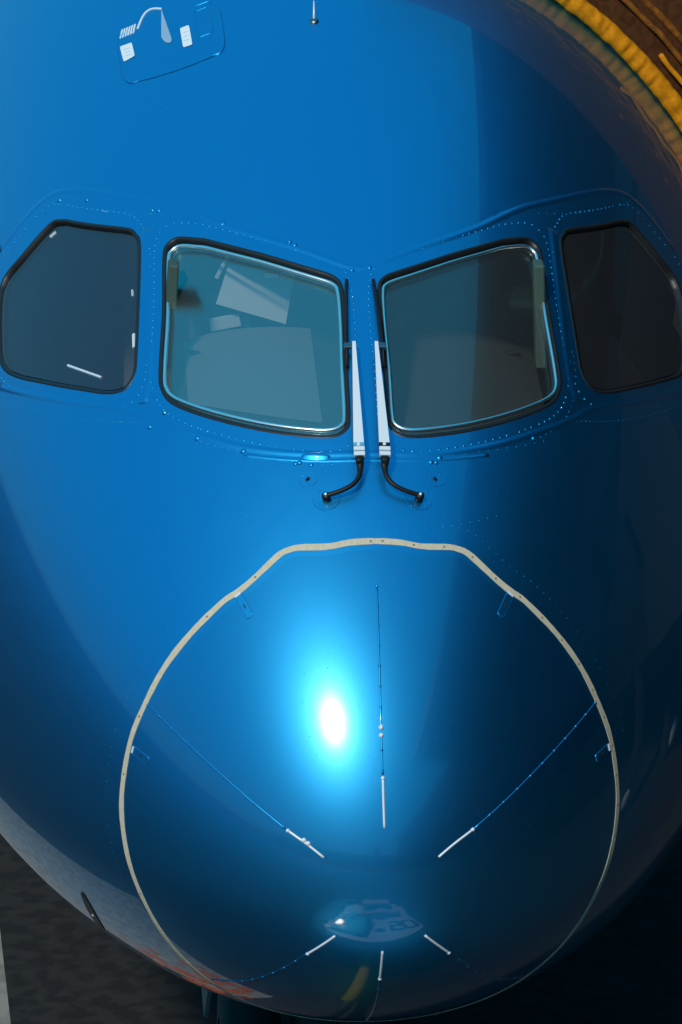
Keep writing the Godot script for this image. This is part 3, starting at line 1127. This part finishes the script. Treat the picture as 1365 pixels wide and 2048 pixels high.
func make_buildings() -> void:
	var b := thing("terminal_building", Vector3(0, 0, 118), "long low terminal building facing the airliner, seen only mirrored in the nose", "building")
	add_box("terminal_wall", Vector3(-20, 4.0, 0), Vector3(260, 8.0, 20), M.wall, b)
	add_box("terminal_roof", Vector3(-20, 8.3, 0), Vector3(264, 0.6, 24), M.darkgrey, b)
	for k in 20:
		add_box("window", Vector3(-135 + k * 12.0, 4.6, -10.03), Vector3(9.5, 3.0, 0.1), M.window, b)
	var c := thing("control_tower", Vector3(2, 0, 150), "control tower rising behind the terminal, mirrored at the nose tip", "tower")
	var st := begin()
	tube(st, PackedVector3Array([Vector3(0, 0, 0), Vector3(0, 15, 0)]), 2.0, 20)
	build("tower_shaft", st, M.wall, c)
	var cab := begin()
	tube(cab, PackedVector3Array([Vector3(0, 15, 0), Vector3(0, 19, 0)]), 3.4, 8, false, 4.2)
	build("tower_cab", cab, M.window, c)
	var cr := begin()
	tube(cr, PackedVector3Array([Vector3(0, 19, 0), Vector3(0, 19.8, 0)]), 4.6, 8)
	build("tower_roof", cr, M.darkgrey, c)
	var p := thing("pier_building", Vector3(32, 0, 10), "dark terminal pier along the right of the stand, its unseen roof overhang added to block the sky", "building")
	add_box("pier_wall", Vector3(0, 9.0, -20), Vector3(24, 18.0, 190), M.wall, p)
	add_box("sky_blocking_roof", Vector3(-4.3, 18.4, -132), Vector3(37.6, 0.8, 280), M.darkgrey, p)  # overhang added out of view to keep sky out of right-hand reflections
	for j in 3:
		for k in 18:
			add_box("window", Vector3(-12.03, 4.0 + j * 4.8, -108 + k * 10.4), Vector3(0.1, 3.6, 9.0), M.window, p)

func _ready() -> void:
	rng.seed = 7
	# ---- camera
	var cam := Camera3D.new()
	var c := Vector3(-0.0612, 0.3398, 0.9385)
	var r := Vector3(0.9981, 0.0186, 0.0584)
	var u := Vector3(0.0023, 0.9403, -0.3403)
	cam.transform = Transform3D(Basis(r, u, c).orthonormalized(), Vector3(-1.719, 10.3198 + TIP_Y, 22.7895))
	cam.fov = 11.264
	cam.near = 0.5
	cam.far = 2000.0
	cam.name = "camera"
	add_child(cam)
	cam.current = true
	# ---- sky, sun, exposure
	var env := Environment.new()
	var sky := Sky.new()
	var ps := ProceduralSkyMaterial.new()
	ps.sky_top_color = Color(0.008, 0.25, 0.45).linear_to_srgb()
	ps.sky_horizon_color = Color(0.06, 0.27, 0.43).linear_to_srgb()
	ps.sky_curve = 0.12
	ps.ground_bottom_color = Color(0.01, 0.01, 0.01).linear_to_srgb()
	ps.ground_horizon_color = Color(0.06, 0.07, 0.08).linear_to_srgb()
	ps.sun_angle_max = 50.0
	ps.sun_curve = 0.1
	sky.sky_material = ps
	env.sky = sky
	env.background_mode = Environment.BG_SKY
	env.tonemap_mode = Environment.TONE_MAPPER_LINEAR
	env.tonemap_exposure = 1.5
	env.sdfgi_enabled = true
	env.ssao_enabled = true
	env.ssil_enabled = true
	var we := WorldEnvironment.new()
	we.environment = env
	we.name = "environment"
	add_child(we)
	var sun := DirectionalLight3D.new()
	sun.name = "sun"
	sun.light_energy = 0.52
	sun.light_color = Color(1.0, 0.96, 0.9)
	sun.light_angular_distance = 5.0
	sun.shadow_enabled = true
	sun.basis = Basis.looking_at(-SUN.normalized(), Vector3.UP)
	add_child(sun)
	# ---- setting, then things
	make_materials()
	make_outlines()
	make_ground()
	make_markings()
	make_buildings()
	make_airliner()
	make_jet_bridge()
	make_tow_tractor()
